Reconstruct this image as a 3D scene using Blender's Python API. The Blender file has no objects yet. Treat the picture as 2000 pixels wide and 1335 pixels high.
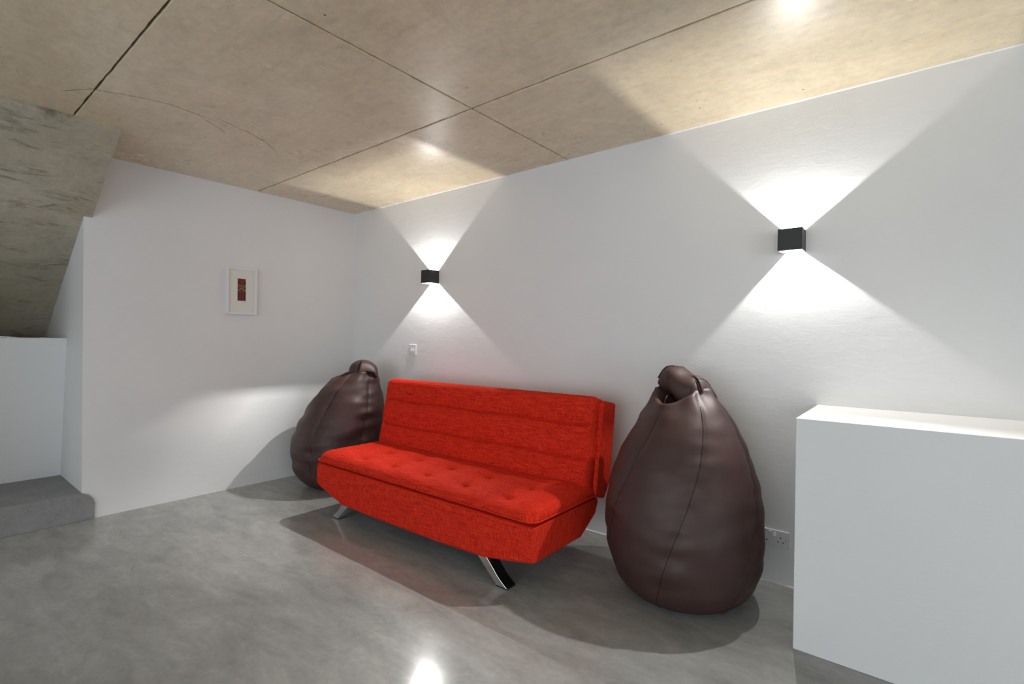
import bpy, bmesh, math, random
from mathutils import Vector, Matrix, noise

random.seed(7)
scene = bpy.context.scene
C = scene.collection

# ------------------------------------------------------------------ camera
F_PX = 976.08
YAW, PITCH, ROLL = 0.678497, -0.0049306, 0.0114562
CAM = Vector((4.21489, -2.79859, 1.21042))
fw = Vector((-math.sin(YAW) * math.cos(PITCH), math.cos(YAW) * math.cos(PITCH), math.sin(PITCH)))
rt = fw.cross(Vector((0, 0, 1))).normalized()
up = rt.cross(fw)
rt2 = rt * math.cos(ROLL) + up * math.sin(ROLL)
up2 = up * math.cos(ROLL) - rt * math.sin(ROLL)
cam_data = bpy.data.cameras.new('camera')
cam_data.sensor_width = 36.0
cam_data.lens = 36.0 * F_PX / 2000.0
cam_data.clip_start = 0.05
cam = bpy.data.objects.new('camera', cam_data)
C.objects.link(cam)
m = Matrix((rt2, up2, -fw)).transposed().to_4x4()
m.translation = CAM
cam.matrix_world = m
scene.camera = cam

# ------------------------------------------------------------------ world, light, exposure
WORLD_STRENGTH = 3.35
LAMP_UP, LAMP_DOWN = 4.6, 8.3
world = bpy.data.worlds.new('overcast_sky')
scene.world = world
world.use_nodes = True
bg = world.node_tree.nodes['Background']
bg.inputs['Color'].default_value = (0.83, 0.915, 1.0, 1)
bg.inputs['Strength'].default_value = WORLD_STRENGTH
vs = scene.view_settings
vs.view_transform = 'Standard'
vs.look = 'None'
vs.exposure = 0.0
vs.gamma = 1.0
vs.use_curve_mapping = False
scene.cycles.max_bounces = 9
scene.cycles.diffuse_bounces = 6
scene.cycles.glossy_bounces = 4

H = 2.4                       # ceiling height
ROOM_X, ROOM_Y = 8.4, -6.0    # far sides of the room, behind the camera

def window_portal(name, loc, rot, sx, sy):
    ld = bpy.data.lights.new(name, 'AREA')
    ld.shape = 'RECTANGLE'
    ld.size, ld.size_y = sx, sy
    ld.cycles.is_portal = True
    o = bpy.data.objects.new(name, ld)
    C.objects.link(o)
    o.location = loc
    o.rotation_euler = rot
window_portal('window_daylight', (3.9, ROOM_Y - 0.1, 1.1), (math.radians(90), 0, 0), 5.6, 2.2)
window_portal('window_daylight', (ROOM_X + 0.1, -3.9, 1.1), (math.radians(90), 0, math.radians(90)), 3.4, 2.2)

# ------------------------------------------------------------------ materials
def new_mat(name):
    mt = bpy.data.materials.new(name)
    mt.use_nodes = True
    nt = mt.node_tree
    b = nt.nodes['Principled BSDF']
    return mt, nt, b

class NT:
    def __init__(s, nt): s.nt = nt
    def n(s, typ, **kw):
        nd = s.nt.nodes.new(typ)
        for k, v in kw.items(): setattr(nd, k, v)
        return nd
    def l(s, a, b): s.nt.links.new(a, b)
    def coord(s, scale=(1, 1, 1), rot=(0, 0, 0), loc=(0.137, 0.271, 0.3193)):
        tc = s.n('ShaderNodeTexCoord'); mp = s.n('ShaderNodeMapping')
        mp.inputs['Scale'].default_value = scale; mp.inputs['Rotation'].default_value = rot
        mp.inputs['Location'].default_value = loc
        s.l(tc.outputs['Object'], mp.inputs['Vector'])
        return mp.outputs['Vector']
    def noise(s, vec, scale, detail=4, rough=0.55, dist=0.0):
        nd = s.n('ShaderNodeTexNoise')
        nd.inputs['Scale'].default_value = scale; nd.inputs['Detail'].default_value = detail
        nd.inputs['Roughness'].default_value = rough; nd.inputs['Distortion'].default_value = dist
        s.l(vec, nd.inputs['Vector'])
        return nd.outputs['Fac']
    def ramp(s, fac, stops):
        r = s.n('ShaderNodeValToRGB')
        e = r.color_ramp.elements
        while len(e) < len(stops): e.new(0.5)
        for i, (p, c) in enumerate(stops):
            e[i].position = p
            e[i].color = (c, c, c, 1) if isinstance(c, (int, float)) else (*c, 1)
        s.l(fac, r.inputs['Fac'])
        return r.outputs['Color']
    def mix(s, fac, a, b, typ='MIX'):
        mx = s.n('ShaderNodeMix', data_type='RGBA', blend_type=typ)
        for sock, v in ((0, fac), (6, a), (7, b)):
            if hasattr(v, 'node'): s.l(v, mx.inputs[sock])
            elif isinstance(v, (int, float)): mx.inputs[sock].default_value = v
            else: mx.inputs[sock].default_value = (*v, 1)
        return mx.outputs[2]
    def bump(s, h, strength, dist, b):
        bp = s.n('ShaderNodeBump')
        bp.inputs['Strength'].default_value = strength; bp.inputs['Distance'].default_value = dist
        s.l(h, bp.inputs['Height']); s.l(bp.outputs['Normal'], b.inputs['Normal'])

def plain(name, col, rough=0.5, metal=0.0, spec=0.5):
    mt, nt, b = new_mat(name)
    b.inputs['Base Color'].default_value = (*col, 1)
    b.inputs['Roughness'].default_value = rough
    b.inputs['Metallic'].default_value = metal
    b.inputs['Specular IOR Level'].default_value = spec
    g = NT(nt)
    v = g.coord()
    nz = g.noise(v, 60, 3)
    r = g.ramp(nz, [(0.3, max(0, rough - 0.04)), (0.7, min(1, rough + 0.04))])
    g.l(r, b.inputs['Roughness'])
    return mt

def mat_plaster():
    mt, nt, b = new_mat('white_plaster'); g = NT(nt)
    v = g.coord()
    c = g.ramp(g.noise(v, 1.3, 5, 0.6), [(0.3, (0.76, 0.765, 0.77)), (0.7, (0.80, 0.80, 0.80))])
    g.l(c, b.inputs['Base Color'])
    b.inputs['Roughness'].default_value = 0.62
    b.inputs['Specular IOR Level'].default_value = 0.3
    h = g.noise(g.coord((1, 1, 2.2)), 9, 6, 0.6, 0.4)
    g.bump(h, 0.12, 0.012, b)
    return mt

def mat_floor():
    mt, nt, b = new_mat('polished_concrete_floor'); g = NT(nt)
    v = g.coord((1.0, 1.7, 1), (0, 0, 0.5), (0.3, 0.7, 0.413))
    a = g.noise(v, 1.1, 8, 0.66, 0.3)
    d = g.noise(g.coord((1, 2.6, 1), (0, 0, -0.35), (0.1, 0.2, 0.377)), 3.0, 9, 0.70, 0.5)
    f = g.noise(g.coord(loc=(0, 0, 0.31)), 38, 6, 0.7)
    c1 = g.ramp(a, [(0.2, (0.255, 0.259, 0.255)), (0.5, (0.335, 0.340, 0.334)), (0.8, (0.42, 0.425, 0.417))])
    c2 = g.ramp(d, [(0.2, 0.68), (0.5, 1.0), (0.8, 1.34)])
    c = g.mix(1.0, c1, c2, 'MULTIPLY')
    c = g.mix(1.0, c, g.ramp(f, [(0.3, 0.93), (0.7, 1.06)]), 'MULTIPLY')
    g.l(c, b.inputs['Base Color'])
    g.l(g.ramp(a, [(0.3, 0.11), (0.7, 0.16)]), b.inputs['Roughness'])
    b.inputs['Specular IOR Level'].default_value = 0.4
    g.bump(a, 0.02, 0.004, b)
    return mt

def mat_concrete(name, dark, mid, light, rough, grime=0.0, spec=0.4):
    mt, nt, b = new_mat(name); g = NT(nt)
    v = g.coord()
    a = g.noise(v, 1.2, 6, 0.6, 0.3)
    s = g.noise(g.coord((1.5, 9, 8)), 3.0, 6, 0.65, 0.6)
    c1 = g.ramp(a, [(0.3, dark), (0.5, mid), (0.72, light)])
    c = g.mix(1.0, c1, g.ramp(s, [(0.3, 0.92), (0.5, 1.0), (0.72, 1.05)]), 'MULTIPLY')
    c = g.mix(1.0, c, g.ramp(g.noise(v, 26, 7, 0.75), [(0.25, 0.84), (0.5, 1.0), (0.75, 1.12)]), 'MULTIPLY')
    c = g.mix(1.0, c, g.ramp(g.noise(v, 5, 5, 0.7, 0.4), [(0.25, 0.88), (0.5, 1.0), (0.75, 1.08)]), 'MULTIPLY')
    # rusty stains
    st = g.noise(g.coord((1, 2.2, 1)), 2.2, 5, 0.7, 0.5)
    c = g.mix(g.ramp(st, [(0.54, 0.0), (0.75, 0.5)]), c, tuple(x * k for x, k in zip(mid, (0.96, 0.84, 0.66))))
    # air holes
    vo = g.n('ShaderNodeTexVoronoi', feature='F1')
    vo.inputs['Scale'].default_value = 9; vo.inputs['Randomness'].default_value = 1
    g.l(g.coord((1, 1, 1)), vo.inputs['Vector'])
    hole = g.ramp(vo.outputs['Distance'], [(0.030, 1.0), (0.052, 0.0)])
    gate = g.ramp(g.noise(v, 3.5, 2), [(0.46, 0.0), (0.54, 1.0)])
    hole = g.mix(1.0, hole, gate, 'MULTIPLY')
    c = g.mix(hole, c, (0.05, 0.045, 0.035))
    if grime:
        gr = g.noise(g.coord((2.0, 0.5, 1.6), (0, 0.55, 0)), 6, 9, 0.75, 1.4)
        c = g.mix(g.ramp(gr, [(0.52, 0.0), (0.72, grime)]), c, (0.035, 0.028, 0.02))
        lt = g.noise(g.coord((1.3, 0.8, 2)), 3.4, 6, 0.7, 0.8)
        c = g.mix(g.ramp(lt, [(0.50, 0.0), (0.70, 0.7)]), c, (0.50, 0.46, 0.36))
    g.l(c, b.inputs['Base Color'])
    g.l(g.ramp(a, [(0.3, rough - 0.02), (0.7, rough + 0.04)]), b.inputs['Roughness'])
    fine = g.noise(v, 45, 7, 0.7)
    b.inputs['Specular IOR Level'].default_value = spec
    g.bump(g.mix(0.4, fine, s), 0.06, 0.003, b)
    return mt

def mat_fabric():
    mt, nt, b = new_mat('red_woven_fabric'); g = NT(nt)
    a = g.noise(g.coord((5, 150, 150)), 2.2, 3, 0.6)
    w = g.noise(g.coord((170, 170, 7)), 2.2, 3, 0.6)
    k = g.noise(g.coord(), 420, 2, 0.5)
    s = g.mix(0.5, a, w)
    c = g.ramp(s, [(0.38, (0.33, 0.010, 0.006)), (0.5, (0.66, 0.027, 0.012)), (0.62, (0.78, 0.056, 0.023))])
    c = g.mix(1.0, c, g.ramp(k, [(0.3, 0.82), (0.7, 1.1)]), 'MULTIPLY')
    g.l(c, b.inputs['Base Color'])
    b.inputs['Roughness'].default_value = 0.85
    b.inputs['Specular IOR Level'].default_value = 0.06
    b.inputs['Sheen Weight'].default_value = 0.03
    b.inputs['Sheen Roughness'].default_value = 0.5
    b.inputs['Sheen Tint'].default_value = (1.0, 0.35, 0.25, 1)
    g.bump(g.mix(0.4, s, k), 0.35, 0.0015, b)
    return mt

def mat_leather():
    mt, nt, b = new_mat('brown_leatherette'); g = NT(nt)
    v = g.coord()
    a = g.noise(v, 3.0, 5, 0.6)
    c = g.ramp(a, [(0.3, (0.042, 0.0185, 0.0165)), (0.7, (0.064, 0.029, 0.0265))])
    sm = g.noise(v, 9, 6, 0.7, 1.0)
    c = g.mix(g.ramp(sm, [(0.60, 0.0), (0.72, 0.35)]), c, (0.02, 0.012, 0.011))
    g.l(c, b.inputs['Base Color'])
    g.l(g.ramp(sm, [(0.35, 0.48), (0.7, 0.6)]), b.inputs['Roughness'])
    b.inputs['Specular IOR Level'].default_value = 0.5
    vo = g.n('ShaderNodeTexVoronoi', feature='DISTANCE_TO_EDGE'); vo.inputs['Scale'].default_value = 260
    g.l(v, vo.inputs['Vector'])
    g.bump(vo.outputs['Distance'], 0.12, 0.001, b)
    return mt

M = {
    'plaster': mat_plaster(),
    'floor': mat_floor(),
    'ceil': mat_concrete('formwork_concrete_ceiling', (0.64, 0.535, 0.365), (0.72, 0.612, 0.43), (0.77, 0.675, 0.50), 0.27, spec=1.0),
    'soffit': mat_concrete('raw_concrete_stair_soffit', (0.36, 0.325, 0.245), (0.465, 0.425, 0.33), (0.56, 0.52, 0.425), 0.5, grime=0.8),
    'step': mat_concrete('grey_screed_step', (0.19, 0.195, 0.195), (0.24, 0.247, 0.247), (0.30, 0.307, 0.307), 0.45),
    'grout': plain('dark_joint_mortar', (0.15, 0.125, 0.085), 0.9),
    'red': mat_fabric(),
    'leather': mat_leather(),
    'seam': plain('dark_brown_seam_thread', (0.022, 0.011, 0.010), 0.55),
    'chrome': plain('polished_chrome', (0.80, 0.80, 0.80), 0.10, 1.0),
    'foot': plain('black_rubber', (0.012, 0.012, 0.012), 0.6),
    'black': plain('black_textured_metal', (0.016, 0.016, 0.017), 0.45),
    'flap': plain('matt_white_metal', (0.7, 0.7, 0.7), 0.5),
    'white_plastic': plain('white_plastic', (0.72, 0.72, 0.73), 0.3),
    'hole': plain('dark_recess', (0.01, 0.01, 0.01), 0.7),
    'frame_white': plain('white_painted_wood', (0.78, 0.78, 0.78), 0.4),
    'mat_board': plain('ivory_mount_board', (0.74, 0.74, 0.69), 0.8),
    'p_red': plain('print_crimson', (0.19, 0.008, 0.016), 0.6),
    'p_dark': plain('print_black', (0.022, 0.012, 0.008), 0.6),
    'p_brown': plain('print_rust', (0.20, 0.055, 0.022), 0.6),
    'p_ochre': plain('print_ochre', (0.36, 0.16, 0.07), 0.6),
    'ink': plain('pencil_grey', (0.40, 0.40, 0.38), 0.8),
    'alu': plain('grey_aluminium', (0.35, 0.35, 0.36), 0.35, 0.6),
}
mt, nt, b = new_mat('led_chip')
b.inputs['Emission Color'].default_value = (1, 0.93, 0.82, 1); b.inputs['Emission Strength'].default_value = 20
M['led'] = mt
mt, nt, b = new_mat('window_glass')
g = NT(nt)
tr = g.n('ShaderNodeBsdfTransparent'); gl = g.n('ShaderNodeBsdfGlossy'); ms = g.n('ShaderNodeMixShader')
gl.inputs['Roughness'].default_value = 0.02; ms.inputs[0].default_value = 0.06
g.l(tr.outputs[0], ms.inputs[1]); g.l(gl.outputs[0], ms.inputs[2])
g.l(ms.outputs[0], nt.nodes['Material Output'].inputs['Surface'])
M['glass'] = mt

# ------------------------------------------------------------------ mesh helpers
def link(name, me, parent=None):
    o = bpy.data.objects.new(name, me)
    C.objects.link(o)
    if parent: o.parent = parent
    return o

def mesh(name, verts, faces, mat, parent=None, smooth=False):
    me = bpy.data.meshes.new(name)
    me.from_pydata([tuple(v) for v in verts], [], faces)
    me.validate()
    bm = bmesh.new(); bm.from_mesh(me)
    bmesh.ops.remove_doubles(bm, verts=bm.verts, dist=1e-6)
    bmesh.ops.recalc_face_normals(bm, faces=bm.faces)
    bm.to_mesh(me); bm.free()
    for mm in (mat if isinstance(mat, (list, tuple)) else [mat]): me.materials.append(M[mm])
    if smooth:
        for p in me.polygons: p.use_smooth = True
    return link(name, me, parent)

def box(name, lo, hi, mat, parent=None, bevel=0.0, seg=2):
    (a, b_, c), (d, e, f) = lo, hi
    v = [(a, b_, c), (d, b_, c), (d, e, c), (a, e, c), (a, b_, f), (d, b_, f), (d, e, f), (a, e, f)]
    fs = [(0, 3, 2, 1), (4, 5, 6, 7), (0, 1, 5, 4), (1, 2, 6, 5), (2, 3, 7, 6), (3, 0, 4, 7)]
    o = mesh(name, v, fs, mat, parent)
    if bevel: bevel_mod(o, bevel, seg)
    return o

def bevel_mod(o, w, seg=2, angle=35):
    md = o.modifiers.new('bevel', 'BEVEL')
    md.width = w; md.segments = seg; md.limit_method = 'ANGLE'; md.angle_limit = math.radians(angle)
    md.harden_normals = False
    for p in o.data.polygons: p.use_smooth = True
    md2 = o.modifiers.new('wn', 'WEIGHTED_NORMAL')

def prism(name, pts, axis, lo, hi, mat, parent=None):
    """polygon in the two other axes, extruded along axis"""
    def P(u, w, t):
        return {0: (t, u, w), 1: (u, t, w), 2: (u, w, t)}[axis]
    n = len(pts)
    v = [P(u, w, lo) for u, w in pts] + [P(u, w, hi) for u, w in pts]
    fs = [tuple(range(n)), tuple(range(2 * n - 1, n - 1, -1))]
    for i in range(n):
        j = (i + 1) % n
        fs.append((i, j, n + j, n + i))
    return mesh(name, v, fs, mat, parent)

def tube(name, pts, r, mat, parent=None, closed=False, k=6):
    pts = [Vector(p) for p in pts]
    n = len(pts); v = []; fs = []
    for i, p in enumerate(pts):
        a = pts[(i - 1) % n] if (closed or i > 0) else p
        c = pts[(i + 1) % n] if (closed or i < n - 1) else p
        t = (c - a).normalized()
        x = t.cross(Vector((0, 0, 1)))
        if x.length < 1e-3: x = t.cross(Vector((0, 1, 0)))
        x.normalize(); y = t.cross(x)
        for j in range(k):
            an = 2 * math.pi * j / k
            v.append(p + (x * math.cos(an) + y * math.sin(an)) * r)
    for i in range(n if closed else n - 1):
        for j in range(k):
            fs.append((i * k + j, i * k + (j + 1) % k, ((i + 1) % n) * k + (j + 1) % k, ((i + 1) % n) * k + j))
    if not closed:
        fs.append(tuple(range(k - 1, -1, -1))); fs.append(tuple(range((n - 1) * k, n * k)))
    return mesh(name, v, fs, mat, parent, True)

def empty(name, loc, label, cat, group=None):
    o = link(name, None)
    o.location = loc; o.empty_display_size = 0.1
    o['label'] = label; o['category'] = cat
    if group: o['group'] = group
    return o

def struct(o, label=None):
    o['kind'] = 'structure'
    if label: o['label'] = label
    return o

def smooth01(t):
    t = max(0.0, min(1.0, t)); return t * t * (3 - 2 * t)

def interp(tab, x):
    if x <= tab[0][0]: return tab[0][1]
    for i in range(len(tab) - 1):
        x0, y0 = tab[i]; x1, y1 = tab[i + 1]
        if x <= x1:
            # catmull-rom
            ym = tab[i - 1][1] if i > 0 else 2 * y0 - y1
            yp = tab[i + 2][1] if i + 2 < len(tab) else 2 * y1 - y0
            xm = tab[i - 1][0] if i > 0 else 2 * x0 - x1
            xp = tab[i + 2][0] if i + 2 < len(tab) else 2 * x1 - x0
            h = x1 - x0; t = (x - x0) / h
            m0 = (y1 - ym) / (x1 - xm) * h; m1 = (yp - y0) / (xp - x0) * h
            return ((2*t**3 - 3*t*t + 1) * y0 + (t**3 - 2*t*t + t) * m0 + (-2*t**3 + 3*t*t) * y1 + (t**3 - t*t) * m1)
    return tab[-1][1]

# ------------------------------------------------------------------ the room
struct(box('floor', (-1.6, ROOM_Y - 0.2, -0.15), (ROOM_X + 0.2, 0.2, 0.0), 'floor'), 'polished grey concrete floor with trowel marks')
struct(box('wall_right', (-1.6, 0.0, 0.0), (ROOM_X + 0.2, 0.2, H + 0.16), 'plaster'), 'white plastered wall behind the red sofa')
WE = -2.02                                    # free end of the left wall
struct(box('wall_left', (-1.6, WE, 0.0), (0.0, 0.0, H + 0.16), 'plaster'), 'white plastered wall with the small framed print')
RE = -2.95                                    # far side of the stair recess
struct(box('wall_left_far', (-1.6, ROOM_Y, 0.0), (0.0, RE, H + 0.16), 'plaster'), 'white plastered wall beyond the stair recess')
def glazed_wall(name, wname, axis, at, lo, hi, o0, o1, nwin, label, wlabel):
    # a wall behind the viewer with a wide sliding window; along = the wall's own direction
    def P(a, t, z): return (a, t, z) if axis == 0 else (t, a, z)
    def B(nm, a0, a1, t0, t1, z0, z1, mt, par):
        p, q = P(a0, t0, z0), P(a1, t1, z1)
        return box(nm, tuple(map(min, p, q)), tuple(map(max, p, q)), mt, par)
    sg = -1 if axis == 0 else 1
    w = struct(B(name, lo, hi, at, at + sg * 0.2, 2.2, H + 0.16, 'plaster', None), label)
    B('pier', lo, o0, at, at + sg * 0.2, 0.0, 2.2, 'plaster', w)
    B('pier', o1, hi, at, at + sg * 0.2, 0.0, 2.2, 'plaster', w)
    wn = struct(link(wname, None), wlabel)
    st = (o1 - o0) / nwin
    for i in range(nwin):
        B('pane', o0 + st * i + 0.04, o0 + st * (i + 1) - 0.04, at + sg * 0.146, at + sg * 0.154, 0.09, 2.15, 'glass', wn)
    for i in range(nwin + 1):
        c = min(max(o0 + st * i, o0 + 0.025), o1 - 0.025)
        B('mullion', c - 0.025, c + 0.025, at + sg * 0.12, at + sg * 0.18, 0.0, 2.2, 'alu', wn)
    for z in (0.04, 2.15):
        B('rail', o0, o1, at + sg * 0.125, at + sg * 0.175, z, z + 0.05, 'alu', wn)
glazed_wall('wall_back', 'window_1', 0, ROOM_Y, 0.0, ROOM_X, 1.1, 6.7, 4, 'white plastered wall above the window behind the viewer', 'sliding window behind the viewer')
glazed_wall('wall_front', 'window_2', 1, ROOM_X, ROOM_Y, 0.0, -5.6, -2.2, 2, 'white plastered wall opposite the framed print', 'wide sliding window opposite the framed print')

# low boxed-in wall
lw = box('wall_low', (3.852, -0.557, 0.0), (ROOM_X, 0.0, 0.914), 'plaster', None, 0.004, 2)
struct(lw, 'low white boxed-in wall with a flat ledge along the right wall')

# plaster beads where the walls meet ceiling and floor
def bead(name, x0, x1, zc, s, size):
    pts = []
    n = int((x1 - x0) / 0.04)
    V = []; Fs = []
    for i in range(n + 1):
        x = x0 + (x1 - x0) * i / n
        w = size * (1 + 0.35 * noise.noise((x * 6, s, 0)))
        V += [(x, 0.001, zc), (x, -w, zc), (x, 0.001, zc + s * w)]
        if i:
            a = 3 * (i - 1); b_ = 3 * i
            for p, q in ((0, 1), (1, 2), (2, 0)): Fs.append((a + p, a + q, b_ + q, b_ + p))
    Fs += [(0, 1, 2), (3 * n, 3 * n + 2, 3 * n + 1)]
    return struct(mesh(name, V, Fs, 'plaster'))
bead('trim_1', 0.0, ROOM_X, H, -1, 0.0055)['label'] = 'thin white plaster bead along the top of the wall'
bead('trim_2', 0.0, 3.852, 0.0, 1, 0.006)['label'] = 'thin white plaster bead along the foot of the wall'

# ceiling: slab + cast panels with recessed joints
ceil = struct(box('ceiling', (-1.6, ROOM_Y - 0.2, H + 0.012), (ROOM_X + 0.2, 0.2, H + 0.2), 'grout'), 'bare concrete ceiling cast in large panels')
XL = [-0.025, 2.416, 4.857, 7.298, ROOM_X + 0.01]
YL = [0.02, -0.921, -2.183, -3.445, -4.707, ROOM_Y - 0.01]
def ceil_panel(x0, x1, y1, y0, seed):
    g = 0.0045
    ring = []
    def jit(t, s): return 0.004 * noise.noise((t * 9, s, seed)) + 0.0022 * noise.noise((t * 55, s, seed))
    N = 80
    for i in range(N): t = x0 + g + (x1 - x0 - 2 * g) * i / N; ring.append((t, y0 + g + jit(t, 1)))
    for i in range(N): t = y0 + g + (y1 - y0 - 2 * g) * i / N; ring.append((x1 - g + jit(t, 2), t))
    for i in range(N): t = x1 - g - (x1 - x0 - 2 * g) * i / N; ring.append((t, y1 - g + jit(t, 3)))
    for i in range(N): t = y1 - g - (y1 - y0 - 2 * g) * i / N; ring.append((x0 + g + jit(t, 4), t))
    n = len(ring); cx, cy = (x0 + x1) / 2, (y0 + y1) / 2
    V = [(x, y, H + 0.013) for x, y in ring] + [(x, y, H + 0.002) for x, y in ring]
    V += [(x + (0.003 if x < cx else -0.003), y + (0.003 if y < cy else -0.003), H) for x, y in ring]
    Fs = []
    for k in (0, 1):
        for i in range(n):
            j = (i + 1) % n
            Fs.append((k * n + i, k * n + j, (k + 1) * n + j, (k + 1) * n + i))
    Fs.append(tuple(range(2 * n, 3 * n)))
    return mesh('panel', V, Fs, 'ceil', ceil)
for i in range(len(XL) - 1):
    for j in range(len(YL) - 1):
        ceil_panel(XL[i], XL[i + 1], YL[j], YL[j + 1], i * 7 + j)

# hairline cracks in the ceiling concrete
def crack(pts, w, seed):
    P = []
    for i in range(len(pts) - 1):
        a, b_ = Vector(pts[i]), Vector(pts[i + 1])
        for k in range(8):
            q = a.lerp(b_, k / 8)
            q += Vector((noise.noise((q.x * 9, q.y * 9, seed)), noise.noise((q.x * 9, q.y * 9, seed + 5)))) * 0.012
            P.append(q)
    V = []; Fs = []
    for i, q in enumerate(P):
        t = (P[min(i + 1, len(P) - 1)] - P[max(i - 1, 0)]).normalized(); nrm = Vector((-t.y, t.x))
        ww = w * (0.35 + 0.65 * abs(noise.noise((i * 0.4, seed, 0))) * 2) * min(1, (i + 0.3) / 4, (len(P) - i - 0.7) / 4)
        V += [(*(q + nrm * ww), H - 0.0006), (*(q - nrm * ww), H - 0.0006), (*(q - nrm * ww), H + 0.001), (*(q + nrm * ww), H + 0.001)]
        if i:
            a = 4 * (i - 1); b_ = 4 * i
            for p in range(4): Fs.append((a + p, a + (p + 1) % 4, b_ + (p + 1) % 4, b_ + p))
    return mesh('crack', V, Fs, 'grout', ceil)
for k, (pts, w) in enumerate([
    ([(0.95, -2.28), (1.10, -2.20), (1.16, -2.05), (1.22, -1.90), (1.20, -1.78), (1.18, -1.65)], 0.0022),
    ([(1.20, -1.78), (1.10, -1.62), (1.02, -1.56)], 0.0016),
    ([(1.24, -1.70), (1.18, -1.50), (1.10, -1.36), (0.98, -1.22)], 0.0024)]):
    crack(pts, w, 3.1 * k)

# stair soffit
sof = struct(link('ceiling_stair_soffit', None), 'rough grey concrete underside of a stair, sloping down to the left')
def soffit_grid(name, xs, y0, y1, ny):
    pts = lambda x: 1.185 + (x + 1.29) * (2.372 - 1.185) / (0.64 + 1.29)
    V = []; Fs = []
    nx = len(xs)
    for i, x in enumerate(xs):
        for j in range(ny + 1):
            y = y0 + (y1 - y0) * j / ny
            e = 0.004 * noise.noise((x * 22, 3.0, y0)) if j == ny else 0.0
            V.append((x, y + e, pts(x) + 0.003 * noise.noise((x * 4, y * 4, 1))))
    for i in range(nx - 1):
        for j in range(ny):
            a = i * (ny + 1) + j; Fs.append((a, a + 1, a + ny + 2, a + ny + 1))
    # upper skin
    base = len(V)
    zt = lambda x: min(H + 0.011, pts(x) + 0.35)
    for i, x in enumerate(xs):
        V.append((x, y0, zt(x))); V.append((x, y1, zt(x)))
    for i in range(nx - 1): Fs.append((base + 2 * i, base + 2 * i + 2, base + 2 * i + 3, base + 2 * i + 1))
    for i in range(nx - 1):
        a = i * (ny + 1); Fs.append((a, a + ny + 1, base + 2 * i + 2, base + 2 * i))
        a = i * (ny + 1) + ny; Fs.append((a + ny + 1, a, base + 2 * i + 1, base + 2 * i + 3))
    Fs.append(tuple(range(ny + 1)) + (base + 1, base))
    a = (nx - 1) * (ny + 1); Fs.append(tuple(range(a + ny, a - 1, -1)) + (base + 2 * nx - 2, base + 2 * nx - 1))
    return mesh(name, V, Fs, 'soffit', sof)
soffit_grid('lower_slab', [-1.29 + 1.29 * i / 24 for i in range(25)], RE, WE, 20)
soffit_grid('upper_slab', [0.64 * i / 24 for i in range(25)], RE, -1.977, 20)

# recess below the stair: slanted white panel with ledge, and the screed step
pn = prism('wall_stair', [(-0.66, 0.0), (-0.66, 0.17), (-0.485, 1.184), (-1.6, 1.184), (-1.6, 0.0)], 1, RE, WE, 'plaster')
struct(pn, 'white panel under the stair behind the grey step')
pts = [(RE, 0.0), (-1.957, 0.0)]
for i in range(13):
    a = math.pi / 2 * i / 12
    pts.append((-2.045 + 0.09 * math.cos(a) + 0.002 * math.sin(i * 2.1), 0.092 + 0.088 * math.sin(a)))
pts.append((RE, 0.18))
st = struct(link('floor_step', None), 'grey screed step with a rounded end at the foot of the stair')
box('tread', (-0.70, RE, 0.0), (0.0, WE, 0.179), 'step', st)
o = prism('riser', pts, 0, 0.0, 0.016, 'step', st); bevel_mod(o, 0.003, 2)

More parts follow.
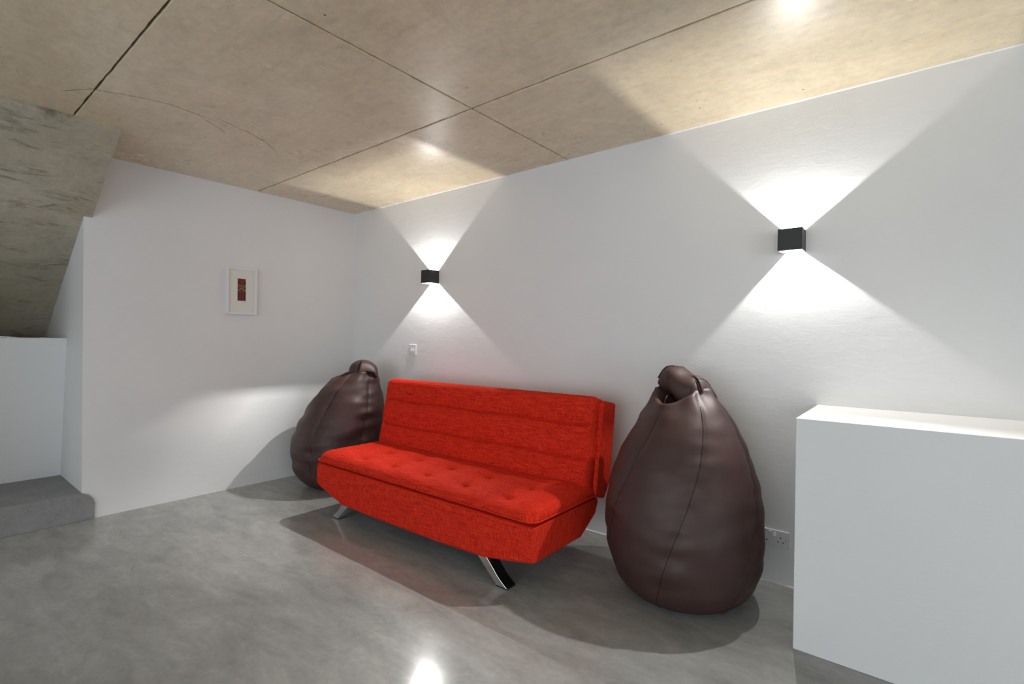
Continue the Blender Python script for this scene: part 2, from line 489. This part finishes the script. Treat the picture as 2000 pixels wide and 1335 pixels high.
# ------------------------------------------------------------------ wall lamps
def wall_lamp(x, z, ups, downs, label):
    w, d, h = 0.105, 0.100, 0.105
    root = empty('wall_lamp', (x, 0, z), label, 'wall lamp', 'black cube wall lamps')
    t = 0.0035
    hw, hh = w / 2, h / 2
    # casing: four upright sides, open above and below
    outer = [(-hw, 0), (-hw, -d), (hw, -d), (hw, 0)]
    inner = [(-hw + t, -0.0035), (-hw + t, -d + t), (hw - t, -d + t), (hw - t, -0.0035)]
    V = [(*p, -hh) for p in outer] + [(*p, hh) for p in outer] + [(*p, -hh) for p in inner] + [(*p, hh) for p in inner]
    Fs = []
    for i in range(3):
        j = i + 1
        Fs += [(i, j, 4 + j, 4 + i), (8 + j, 8 + i, 12 + i, 12 + j), (4 + i, 4 + j, 12 + j, 12 + i), (j, i, 8 + i, 8 + j)]
    for i in (0, 3): Fs.append((i, 4 + i, 12 + i, 8 + i))
    mesh('casing', V, Fs, 'black', root)
    box('back_plate', (-hw + t, -0.0035, -hh + 0.0), (hw - t, 0.0, hh), 'black', root)
    box('divider', (-hw + t, -d + t, -0.010), (hw - t, -0.0035, 0.010), 'flap', root)
    dl = 0.040                                     # led to aperture
    for s, (tl, tr), pw in ((1, ups, LAMP_UP), (-1, downs, LAMP_DOWN)):
        zl = s * (hh - dl)
        led = tube('led', [(0, -0.050, s * 0.010), (0, -0.050, zl - s * 0.001)], 0.008, 'led', root, False, 12)
        ld = bpy.data.lights.new('led_light', 'AREA')
        ld.shape = 'RECTANGLE'; ld.size = 0.005; ld.size_y = 0.024
        ld.energy = pw; ld.color = (1.0, 0.98, 0.945)
        # lens of the lamp: throws more light sideways than a bare chip
        ld.use_nodes = True
        g = NT(ld.node_tree); em = ld.node_tree.nodes['Emission']
        ge = g.n('ShaderNodeNewGeometry'); dt = g.n('ShaderNodeVectorMath', operation='DOT_PRODUCT')
        g.l(ge.outputs['Normal'], dt.inputs[0]); g.l(ge.outputs['Incoming'], dt.inputs[1])
        ab = g.n('ShaderNodeMath', operation='ABSOLUTE'); g.l(dt.outputs['Value'], ab.inputs[0])
        mx = g.n('ShaderNodeMath', operation='MAXIMUM'); g.l(ab.outputs[0], mx.inputs[0]); mx.inputs[1].default_value = 0.5
        pwn = g.n('ShaderNodeMath', operation='POWER'); g.l(mx.outputs[0], pwn.inputs[0]); pwn.inputs[1].default_value = -2.2
        # ... and more into the room than down the wall
        sx = g.n('ShaderNodeSeparateXYZ'); g.l(ge.outputs['Incoming'], sx.inputs[0])
        mr = g.n('ShaderNodeMapRange'); g.l(sx.outputs['Y'], mr.inputs['Value'])
        mr.inputs['From Min'].default_value = -0.28; mr.inputs['From Max'].default_value = -0.52
        mr.inputs['To Min'].default_value = 0.62 if s < 0 else 0.9; mr.inputs['To Max'].default_value = 1.9 if s < 0 else 0.9
        ml = g.n('ShaderNodeMath', operation='MULTIPLY'); g.l(pwn.outputs[0], ml.inputs[0]); g.l(mr.outputs[0], ml.inputs[1])
        g.l(ml.outputs[0], em.inputs['Strength'])
        lo = bpy.data.objects.new('led_light', ld); C.objects.link(lo); lo.parent = root
        lo.location = (0, -0.050, zl + s * 0.001)
        lo.rotation_euler = (math.pi if s > 0 else 0, 0, 0)
        # adjustable shutters that trim the beam sideways
        za, zb = sorted((s * (hh - 0.0025), s * (hh - 0.0005)))
        box('shutter', (-hw + t, -d + t, za), (-tl * dl, -0.0035, zb), 'flap', root)
        box('shutter', (tr * dl, -d + t, za), (hw - t, -0.0035, zb), 'flap', root)
    sc = tube('screw', [(-0.030, -d + 0.012, -hh + 0.004), (-0.030, -d + 0.012, -hh - 0.003)], 0.003, 'black', root, False, 8)
    return root
wall_lamp(1.134, 1.712, (1.07, 1.04), (1.16, 1.22), 'black cube wall lamp nearer the corner, above the left end of the sofa')
wall_lamp(3.742, 1.707, (0.91, 1.13), (0.83, 1.12), 'black cube wall lamp on the right, near the end of the low white wall')

# ------------------------------------------------------------------ sofa
SX, SY = 1.935, 0.0
sofa = empty('sofa_bed', (SX, SY, 0), 'red tufted fabric sofa bed on curved chrome legs between the bean bags', 'sofa')
HL = 0.93
BX = [(-0.535 + 0.308 * i) for i in range(5)]
FY, RY = -0.955, -0.385

# base box
BASE_BOTTOM = [(-HL, 0.200), (-HL + 0.04, 0.180), (-HL + 0.30, 0.112), (-0.3, 0.106), (0.3, 0.110), (HL - 0.32, 0.122), (HL - 0.15, 0.148), (HL, 0.178)]
def lin(tab, x):
    for (a, p), (c, q) in zip(tab, tab[1:]):
        if x <= c: return p + (q - p) * (x - a) / (c - a)
    return tab[-1][1]
def base_mesh():
    xs = [-HL + 2 * HL * i / 60 for i in range(61)]
    V = []; Fs = []; K = 9
    for x in xs:
        zb = lin(BASE_BOTTOM, x)
        V += [(x, FY + 0.045, 0.346), (x, FY + 0.008, 0.343), (x, FY + 0.001, 0.28), (x, FY + 0.002, zb + 0.012), (x, FY + 0.014, zb), (x, RY - 0.14, zb + 0.002), (x, RY + 0.005, zb + 0.085), (x, RY + 0.035, 0.32), (x, RY + 0.03, 0.346)]
    for i in range(len(xs) - 1):
        for j in range(K):
            a = i * K + j; b_ = i * K + (j + 1) % K
            Fs.append((a, b_, b_ + K, a + K))
    Fs.append(tuple(range(K))); Fs.append(tuple(range((len(xs) - 1) * K + K - 1, (len(xs) - 1) * K - 1, -1)))
    return V, Fs
V, Fs = base_mesh()
base = mesh('base', V, Fs, 'red', sofa); bevel_mod(base, 0.010, 3, 40)

V = []; Fs = []
for i in range(31):
    x = (-HL + 0.03) + (2 * HL - 0.06) * i / 30
    zb = lin(BASE_BOTTOM, x)
    V += [(x, FY + 0.045, zb - 0.006), (x, RY - 0.16, zb - 0.004), (x, RY - 0.16, zb + 0.03), (x, FY + 0.045, zb + 0.03)]
    if i:
        for j in range(4): Fs.append((4 * i - 4 + j, 4 * i - 4 + (j + 1) % 4, 4 * i + (j + 1) % 4, 4 * i + j))
Fs += [(0, 1, 2, 3), (123, 122, 121, 120)]
mesh('dust_cover', V, Fs, 'foot', sofa)['label'] = 'black cloth under the base'

# seat mattress (pillow top with ten tufts)
def round_plan(x, y, x0, x1, y0, y1, r=0.055):
    # squares off -> rounded corners in plan
    cx = x0 + r if x < (x0 + x1) / 2 else x1 - r
    cy = y0 + r if y < (y0 + y1) / 2 else y1 - r
    dx, dy = x - cx, y - cy
    if (dx < 0) == (x < (x0 + x1) / 2) and (dy < 0) == (y < (y0 + y1) / 2) and abs(dx) > 1e-9 and abs(dy) > 1e-9:
        k = max(abs(dx), abs(dy)) / math.hypot(dx, dy)
        return cx + dx * k, cy + dy * k
    return x, y
def seat_mesh():
    x0, x1, y0, y1 = -HL - 0.008, HL + 0.008, FY - 0.004, RY + 0.03
    nx, ny = 190, 64
    tuft = [(bx + 0.01 * math.sin(i * 3.1), -0.832) for i, bx in enumerate(BX)] + [(bx - 0.005, -0.632) for bx in BX]
    V = []; Fs = []
    def z_top(x, y):
        e = min(x - x0, x1 - x, y - y0, (y1 - y) * 1.2)
        def edge(e, r): return math.sqrt(max(0.0, 1 - (1 - min(max(e, 0) / r, 1)) ** 2))
        ex = edge(min(x - x0, x1 - x), 0.085); ey = edge(y - y0, 0.085); er = edge(y1 - y, 0.06)
        h = 0.064 * math.sqrt(max(0.0, 1 - min(1.0, math.hypot(math.sqrt(1 - ex * ex), math.sqrt(1 - ey * ey))) ** 2)) * (0.55 + 0.45 * er)
        for i, (tx, ty) in enumerate(tuft):
            dx, dy = x - tx, y - ty
            r2 = dx * dx + dy * dy
            h -= 0.017 * math.exp(-r2 / 0.0075) + 0.015 * math.exp(-r2 / 0.0006)
            # creases that run from tuft to tuft
            h -= 0.008 * math.exp(-dy * dy / 0.00016) * math.exp(-dx * dx / 0.006)
            h -= 0.007 * math.exp(-(dx + 0.35 * dy) ** 2 / 0.00016) * math.exp(-dy * dy / 0.004)
        h += 0.006 * noise.noise((x * 3.2, y * 5, 2.0)) * ex * ey
        h += 0.0022 * noise.noise((x * 7 + y * 9, y * 26 - x * 4, 7.0)) * ex * ey
        return 0.368 + h
    for i in range(nx + 1):
        u = i / nx; x = x0 + (x1 - x0) * (0.5 - 0.5 * math.cos(math.pi * u) if False else u)
        for j in range(ny + 1):
            # denser rows at the front edge
            t = j / ny; y = y0 + (y1 - y0) * (t ** 1.25)
            V.append((*round_plan(x, y, x0, x1, y0, y1), z_top(x, y)))
    for i in range(nx):
        for j in range(ny):
            a = i * (ny + 1) + j; Fs.append((a, a + 1, a + ny + 2, a + ny + 1))
    rim = [i * (ny + 1) for i in range(nx + 1)] + [nx * (ny + 1) + j for j in range(1, ny + 1)] + [i * (ny + 1) + ny for i in range(nx - 1, -1, -1)] + [j for j in range(ny - 1, 0, -1)]
    n0 = len(V)
    for r in rim:
        x, y, z = V[r]
        V.append((x * 0.965, y + 0.040 * (1 if y < -0.6 else -1), 0.350))
    n = len(rim)
    for i in range(n):
        j = (i + 1) % n; Fs.append((rim[i], rim[j], n0 + j, n0 + i))
    Fs.append(tuple(range(n0, n0 + n)))
    return V, Fs
V, Fs = seat_mesh()
seat = mesh('seat_mattress', V, Fs, 'red', sofa, True)
pp = []
for (ax, ay), (bx_, by) in (((-HL, FY), (HL, FY)), ((HL, FY), (HL, RY + 0.03)), ((HL, RY + 0.03), (-HL, RY + 0.03)), ((-HL, RY + 0.03), (-HL, FY))):
    for k in range(90): pp.append((ax + (bx_ - ax) * k / 90, ay + (by - ay) * k / 90, 0.362))
tube('piping', [(*round_plan(x * 1.008, y - (0.004 if y < -0.9 else 0), -HL * 1.008, HL * 1.008, FY - 0.004, RY + 0.03), z + 0.005) for x, y, z in pp], 0.0045, 'red', seat, True, 8)

# backrest: padded front with two stitched seams, and a slimmer shell behind
B0 = Vector((0, -0.395, 0.385)); B1 = Vector((0, -0.300, 0.892))
bd = (B1 - B0); BH = bd.length; bd.normalize(); bn = Vector((0, -bd.z, bd.y))   # bn points to the front
def back_front():
    nx, ns = 200, 190
    x0, x1 = -HL + 0.005, HL - 0.012
    rows = [0.165, 0.350]
    V = []; Fs = []
    T = 0.075
    for i in range(nx + 1):
        x = x0 + (x1 - x0) * i / nx
        for j in range(ns + 1):
            s = BH * j / ns
            def edge(e, r): return math.sqrt(max(0.0, 1 - (1 - min(max(e, 0) / r, 1)) ** 2))
            h = T * (0.35 + 0.65 * edge(min(x - x0, x1 - x), 0.035) * edge(BH - s, 0.05) * (0.6 + 0.4 * edge(s, 0.05)))
            for r in rows:
                ds = s - r + 0.004 * math.sin(x * 10.2 + 1.0)
                ends = smooth01((x - x0) / 0.05) * smooth01((x1 - x) / 0.05)
                h -= ends * (0.014 * math.exp(-(ds / 0.006) ** 2) + 0.011 * math.exp(-(ds / 0.034) ** 2))
                for k, bx in enumerate(BX):
                    d2 = (x - bx) ** 2 + ds * ds
                    h -= 0.010 * math.exp(-d2 / 0.0005) + 0.008 * math.exp(-d2 / 0.004)
            h += 0.002 * noise.noise((x * 5, s * 7, 4.0))
            topdrop = -0.014 * smooth01((abs(x - (x0 + x1) / 2) - (x1 - x0) / 2 + 0.05) / 0.05) * smooth01((s - BH + 0.06) / 0.06)
            V.append(Vector((x, 0, 0)) + B0 + bd * (s + topdrop) + bn * h)
    for i in range(nx):
        for j in range(ns):
            a = i * (ns + 1) + j; Fs.append((a, a + 1, a + ns + 2, a + ns + 1))
    rim = [i * (ns + 1) for i in range(nx + 1)] + [nx * (ns + 1) + j for j in range(1, ns + 1)] + [i * (ns + 1) + ns for i in range(nx - 1, -1, -1)] + [j for j in range(ns - 1, 0, -1)]
    n0 = len(V)
    for r in rim:
        q = V[r].copy(); rel = q - Vector((q.x, 0, 0)) - B0
        V.append(q - bn * rel.dot(bn))
    n = len(rim)
    for i in range(n):
        j = (i + 1) % n; Fs.append((rim[i], rim[j], n0 + j, n0 + i))
    Fs.append(tuple(range(n0, n0 + n)))
    return V, Fs
V, Fs = back_front()
back = mesh('backrest', V, Fs, 'red', sofa, True)
shell = prism('back_shell', [(-0.40, 0.36), (-0.325, 0.865), (-0.290, 0.872), (-0.185, 0.850), (-0.178, 0.835), (-0.235, 0.42), (-0.30, 0.33)], 0, -HL - 0.002, HL + 0.012, 'red', sofa)
bevel_mod(shell, 0.012, 3, 25)

# legs
def leg_mesh(sgn, y0, y1, dx=0.0, name='leg'):
    outer = [(0.600, 0.150), (0.640, 0.110), (0.672, 0.078), (0.703, 0.045), (0.738, 0.018), (0.765, 0.0)]
    inner = [(0.520, 0.150), (0.572, 0.108), (0.612, 0.074), (0.645, 0.044), (0.675, 0.018), (0.690, 0.008), (0.690, 0.0)]
    pts = [(sgn * (x - dx), z + 0.006) for x, z in outer] + [(sgn * (x - dx), z + 0.006) for x, z in reversed(inner)]
    fa, fb = sorted((sgn * (0.692 - dx), sgn * (0.762 - dx)))
    o = prism(name, pts, 1, y0, y1, 'chrome', sofa); bevel_mod(o, 0.003, 2)
    box('rubber_foot', (fa, y0 + 0.003, 0.0), (fb, y1 - 0.003, 0.0065), 'foot', o)
for sgn in (-1, 1):
    leg_mesh(sgn, -0.935, -0.865)
    leg_mesh(sgn, -0.58, -0.51, 0.30)

# ------------------------------------------------------------------ bean bags
def bean_bag(loc, rot, prof, cx, cy, seed, seams, label, flap_dir, flap_scale=1.0, wr=1.0, twist=0.95, tilt=0.02):
    root = empty('bean_bag', loc, label, 'bean bag', 'brown bean bags')
    zt = prof[-1][0]
    nz, na = 110, 144
    V = []; Fs = []
    def surf(z, a, off=0.0):
        r = interp(prof, z)
        k = 0.0
        body = smooth01((z - 0.02) / 0.12)
        for i, sa in enumerate(seams):
            aa = sa + twist * z
            d = (a - aa + math.pi) % (2 * math.pi) - math.pi
            arc = d * max(r, 0.08)
            k -= 0.006 * math.exp(-(arc / 0.012) ** 2) * body
            k -= 0.007 * math.exp(-(arc / 0.06) ** 2) * body
            # puckers across the seam
            pk = noise.noise((z * 17 + i * 3, d * 1.2, seed)) * math.exp(-(arc / 0.075) ** 2)
            k += 0.010 * wr * pk * body
        p3 = Vector((math.cos(a) * 0.36, math.sin(a) * 0.36, z))
        k += 0.012 * noise.noise(p3 * 2.4 + Vector((seed, 0, 0))) * body
        k += 0.007 * wr * noise.noise(Vector((p3.x * 5, p3.y * 5, p3.z * 13)) + Vector((0, seed, 0))) * body
        neck = smooth01((z - (zt - 0.20)) / 0.2)
        k += 0.016 * neck * math.sin(a * 7 + seed) * 0.6
        rr = r + k + off
        return Vector((interp(cx, z) + rr * math.cos(a), interp(cy, z) + rr * math.sin(a), z))
    def rim_z(a):
        # the mouth dips towards the fold
        return zt - 0.075 * max(0.0, math.cos(a - flap_dir)) ** 2.5
    for i in range(nz + 1):
        t = i / nz
        for j in range(na):
            a = 2 * math.pi * j / na
            tt = t ** 1.25 if t < 0.999 else 1.0
            q = surf(rim_z(a) * tt, a)
            V.append(q)
    for i in range(nz):
        for j in range(na):
            a = i * na + j; b_ = i * na + (j + 1) % na
            Fs.append((a, b_, b_ + na, a + na))
    # mouth turned inwards
    last = nz * na
    for k, (s, dz) in enumerate(((0.90, 0.004), (0.72, -0.012), (0.55, -0.05), (0.3, -0.08))):
        n0 = len(V)
        for j in range(na):
            a = 2 * math.pi * j / na
            q = V[nz * na + j]; c0 = Vector((interp(cx, zt), interp(cy, zt), q.z))
            V.append(c0 + (q - c0) * s + Vector((0, 0, dz)))
        for j in range(na):
            Fs.append((last + j, last + (j + 1) % na, n0 + (j + 1) % na, n0 + j))
        last = n0
    Fs.append(tuple(range(last, last + na)))
    Fs.append(tuple(range(na - 1, -1, -1)))
    body = mesh('cover', V, Fs, 'leather', root, True)
    for i, sa in enumerate(seams):
        pts = []
        for k in range(60):
            t = k / 59
            aa0 = sa
            z = 0.012 + (rim_z(sa) - 0.016) * t
            pts.append(surf(z, sa + twist * z, 0.0008))
        tube('seam', pts, 0.0021, 'seam', body, False, 5)
    # folded-over top: a broad tongue rising from the back of the mouth and tucked in at the front
    c0 = Vector((interp(cx, zt), interp(cy, zt), zt))
    fx = Vector((math.cos(flap_dir), math.sin(flap_dir), 0)); fy = Vector((-fx.y, fx.x, 0))
    R = prof[-1][1]
    sc = flap_scale
    path = [(-R * 1.04, -0.05, 1.02), (-R * 1.0, 0.0, 1.02), (-R * 0.86, 0.045, 1.0), (-R * 0.45, 0.078, 0.98), (R * 0.05, 0.080, 0.98), (R * 0.42, 0.056, 0.95), (R * 0.58, 0.010, 0.92), (R * 0.52, -0.035, 0.85), (R * 0.25, -0.062, 0.75)]
    Vt = []; Ft = []
    ns, nw = 40, 28
    ts = [i / (len(path) - 1) for i in range(len(path))]
    for side in (0, 1):
        for i in range(ns + 1):
            t = i / ns
            u = interp(list(zip(ts, [p[0] for p in path])), t)
            h = interp(list(zip(ts, [p[1] for p in path])), t)
            w = interp(list(zip(ts, [p[2] for p in path])), t) * R * sc
            for j in range(nw + 1):
                s = -1 + 2 * j / nw
                crown = (1 - s * s)
                ww = 0.010 * noise.noise((s * 2.2 + seed, t * 3.0, seed)) + 0.012 * math.cos(s * 4.2 + seed) * (0.3 + t)
                hh = h * sc * (0.32 + 0.68 * (1 - s ** 6)) + ww * 0.8 - tilt * s - 0.012 * s ** 4
                hh -= side * 0.010
                uu = u - 0.22 * R * s * s * (1 if u > 0 else -1.2) - side * 0.010 * (1 if t > 0.5 else -1)
                q = c0 + fx * uu + fy * (s * w) + Vector((0, 0, hh))
                Vt.append(q)
    K = (ns + 1) * (nw + 1)
    for side in (0, 1):
        for i in range(ns):
            for j in range(nw):
                a = side * K + i * (nw + 1) + j
                Ft.append((a, a + 1, a + nw + 2, a + nw + 1))
    for i in range(ns):
        for j in (0, nw):
            a = i * (nw + 1) + j
            Ft.append((a, a + nw + 1, K + a + nw + 1, K + a))
    for j in range(nw):
        for i in (0, ns):
            a = i * (nw + 1) + j
            Ft.append((a, a + 1, K + a + 1, K + a))
    ft = mesh('folded_top', Vt, Ft, 'leather', root, True)
    for js in (10, 24):
        tube('seam', [Vt[i * (nw + 1) + js] + Vector((0, 0, 0.0008)) for i in range(2, ns - 4)], 0.0018, 'seam', ft, False, 5)
    root.rotation_euler = rot
    return root

PROF = [(0.0, 0.205), (0.03, 0.262), (0.09, 0.318), (0.18, 0.352), (0.30, 0.366), (0.42, 0.362), (0.55, 0.338), (0.68, 0.298), (0.80, 0.243), (0.89, 0.190), (0.955, 0.143), (0.985, 0.126)]
PROF_L = PROF[:-4] + [(0.80, 0.236), (0.86, 0.196), (0.905, 0.160), (0.935, 0.142)]
seams6 = [math.radians(x) for x in (-94, -32, 28, 88, 148, 208)]
bean_bag((3.34, -0.385, 0), (0, 0, 0), PROF,
         [(0.0, 0.01), (0.3, 0.0), (0.6, 0.005), (0.8, 0.0), (0.985, -0.02)],
         [(0.0, -0.005), (0.4, 0.0), (0.7, 0.02), (0.985, 0.05)], 1.7, seams6,
         'upright brown leatherette bean bag beside the double wall socket', math.radians(-105), tilt=0.035)
bean_bag((0.50, -0.46, 0), (0, 0, 0), PROF_L,
         [(0.0, 0.0), (0.3, 0.0), (0.6, 0.03), (0.8, 0.06), (0.935, 0.10)],
         [(0.0, 0.0), (0.4, 0.0), (0.7, 0.05), (0.935, 0.12)], 5.3, [a + 0.35 for a in seams6],
         'slouching brown leatherette bean bag in the corner, left of the sofa', math.radians(-115), 1.0, 1.8, 0.3, 0.0)

# ------------------------------------------------------------------ framed print on the left wall
pf = empty('framed_print', (0.0, -1.046, 1.385), 'small white framed print of a red arched door on the left wall', 'picture')
fw_, fh, fd, bw = 0.232, 0.372, 0.032, 0.018
Fs = []
def rect(y0, y1, z0, z1, x): return [(x, y0, z0), (x, y1, z0), (x, y1, z1), (x, y0, z1)]
V = rect(-fw_/2, fw_/2, 0, fh, 0) + rect(-fw_/2, fw_/2, 0, fh, fd) + rect(-fw_/2 + bw, fw_/2 - bw, bw, fh - bw, fd) + rect(-fw_/2 + bw, fw_/2 - bw, bw, fh - bw, 0)
for i in range(4):
    j = (i + 1) % 4
    Fs += [(i, j, 4 + j, 4 + i), (4 + i, 4 + j, 8 + j, 8 + i), (8 + i, 8 + j, 12 + j, 12 + i), (12 + i, 12 + j, j, i)]
o = mesh('frame', V, Fs, 'frame_white', pf); bevel_mod(o, 0.0015, 2)
box('mount', (0.002, -fw_/2 + bw, bw), (0.020, fw_/2 - bw, fh - bw), 'mat_board', pf)
# the print: flat colour fields
pw, pz0, pz1 = 0.031, 0.110, 0.286
def flat(V, Fs, Ms, poly, mi, x):
    n0 = len(V)
    V += [(x, y, z) for y, z in poly] ; Fs.append(tuple(range(n0, n0 + len(poly)))); Ms.append(mi)
V, Fs, Ms = [], [], []
flat(V, Fs, Ms, [(-pw, pz0), (pw, pz0), (pw, pz1), (-pw, pz1)], 0, 0.0204)
flat(V, Fs, Ms, [(-pw, 0.242), (pw, 0.242), (pw, 0.260), (-pw, 0.260)], 1, 0.0206)
flat(V, Fs, Ms, [(-pw, 0.196), (pw, 0.196), (pw, 0.242), (-pw, 0.242)], 2, 0.0206)
arch = lambda r, z0, zc, e: [(-r, z0), (r, z0)] + [(r * math.cos(math.pi * i / 14), zc + e * math.sin(math.pi * i / 14)) for i in range(15)]
flat(V, Fs, Ms, [(-pw, pz0), (-pw * 0.55, pz0), (-pw * 0.55, 0.215), (-pw, 0.215)], 1, 0.0207)
flat(V, Fs, Ms, [(pw * 0.55, pz0), (pw, pz0), (pw, 0.215), (pw * 0.55, 0.215)], 1, 0.0207)
flat(V, Fs, Ms, arch(0.0295, 0.185, 0.186, 0.022), 3, 0.0208)
flat(V, Fs, Ms, arch(0.0245, pz0, 0.178, 0.022), 1, 0.0209)
for sg in (-1, 1):
    flat(V, Fs, Ms, [(sg * 0.002, 0.113), (sg * 0.0195, 0.113), (sg * 0.0195, 0.172), (sg * 0.002, 0.172)], 0, 0.0210)
flat(V, Fs, Ms, arch(0.0195, 0.176, 0.176, 0.018), 2, 0.0210)
flat(V, Fs, Ms, [(-0.003, 0.113), (0.003, 0.113), (0.003, 0.192), (-0.003, 0.192)], 1, 0.0211)
flat(V, Fs, Ms, [(-0.007, 0.252), (0.006, 0.250), (0.008, 0.254), (0.0, 0.258)], 3, 0.0211)
me = bpy.data.meshes.new('print'); me.from_pydata(V, [], Fs)
for k in ('p_red', 'p_dark', 'p_brown', 'p_ochre'): me.materials.append(M[k])
for p, mi in zip(me.polygons, Ms): p.material_index = mi
link('print', me, pf)['label'] = 'small print of a crimson door under an ochre arch'
sig = [(0.0205, 0.004 + 0.0016 * i, 0.098 + 0.0045 * math.sin(i * 1.9) * (1 if i % 3 else 0.4)) for i in range(18)]
tube('signature', sig, 0.0005, 'ink', pf, False, 4)

# ------------------------------------------------------------------ light switch and double socket
sw = empty('light_switch', (0.873, 0.0, 1.115), 'small white two-gang light switch on the wall below the corner lamp', 'light switch')
box('plate', (-0.043, -0.008, -0.043), (0.043, 0.0, 0.043), 'white_plastic', sw, 0.003, 3)
for x in (-0.013, 0.013):
    V = [(x - 0.0075, -0.0075, -0.014), (x + 0.0075, -0.0075, -0.014), (x + 0.0075, -0.0075, 0.014), (x - 0.0075, -0.0075, 0.014),
         (x - 0.0075, -0.014, -0.013), (x + 0.0075, -0.014, -0.013), (x + 0.0075, -0.0095, 0.014), (x - 0.0075, -0.0095, 0.014)]
    mesh('rocker', V, [(0, 3, 2, 1), (4, 5, 6, 7), (0, 1, 5, 4), (1, 2, 6, 5), (2, 3, 7, 6), (3, 0, 4, 7)], 'white_plastic', sw)
so = empty('wall_socket', (3.668, 0.0, 0.226), 'white double power socket low on the wall by the upright bean bag', 'socket')
box('plate', (-0.073, -0.010, -0.043), (0.073, 0.0, 0.043), 'white_plastic', so, 0.004, 3)
for sx in (-0.037, 0.037):
    for (hx, hz, w, h) in ((0.0, 0.008, 0.0022, 0.0042), (-0.011, -0.013, 0.0036, 0.0022), (0.011, -0.013, 0.0036, 0.0022)):
        box('pin_slot', (sx + hx - w, -0.0104, hz - h), (sx + hx + w, -0.009, hz + h), 'hole', so)
for sx, on in ((-0.011, 0), (0.011, 1)):
    z0 = 0.014
    V = [(sx - 0.006, -0.0095, z0), (sx + 0.006, -0.0095, z0), (sx + 0.006, -0.0095, z0 + 0.021), (sx - 0.006, -0.0095, z0 + 0.021),
         (sx - 0.006, -0.018 if on else -0.011, z0 + 0.001), (sx + 0.006, -0.018 if on else -0.011, z0 + 0.001), (sx + 0.006, -0.011 if on else -0.016, z0 + 0.020), (sx - 0.006, -0.011 if on else -0.016, z0 + 0.020)]
    mesh('rocker', V, [(0, 3, 2, 1), (4, 5, 6, 7), (0, 1, 5, 4), (1, 2, 6, 5), (2, 3, 7, 6), (3, 0, 4, 7)], 'white_plastic', so)
for sx in (-0.060, 0.060):
    tube('screw', [(sx, -0.0108, 0.0), (sx, -0.009, 0.0)], 0.0028, 'alu', so, False, 8)
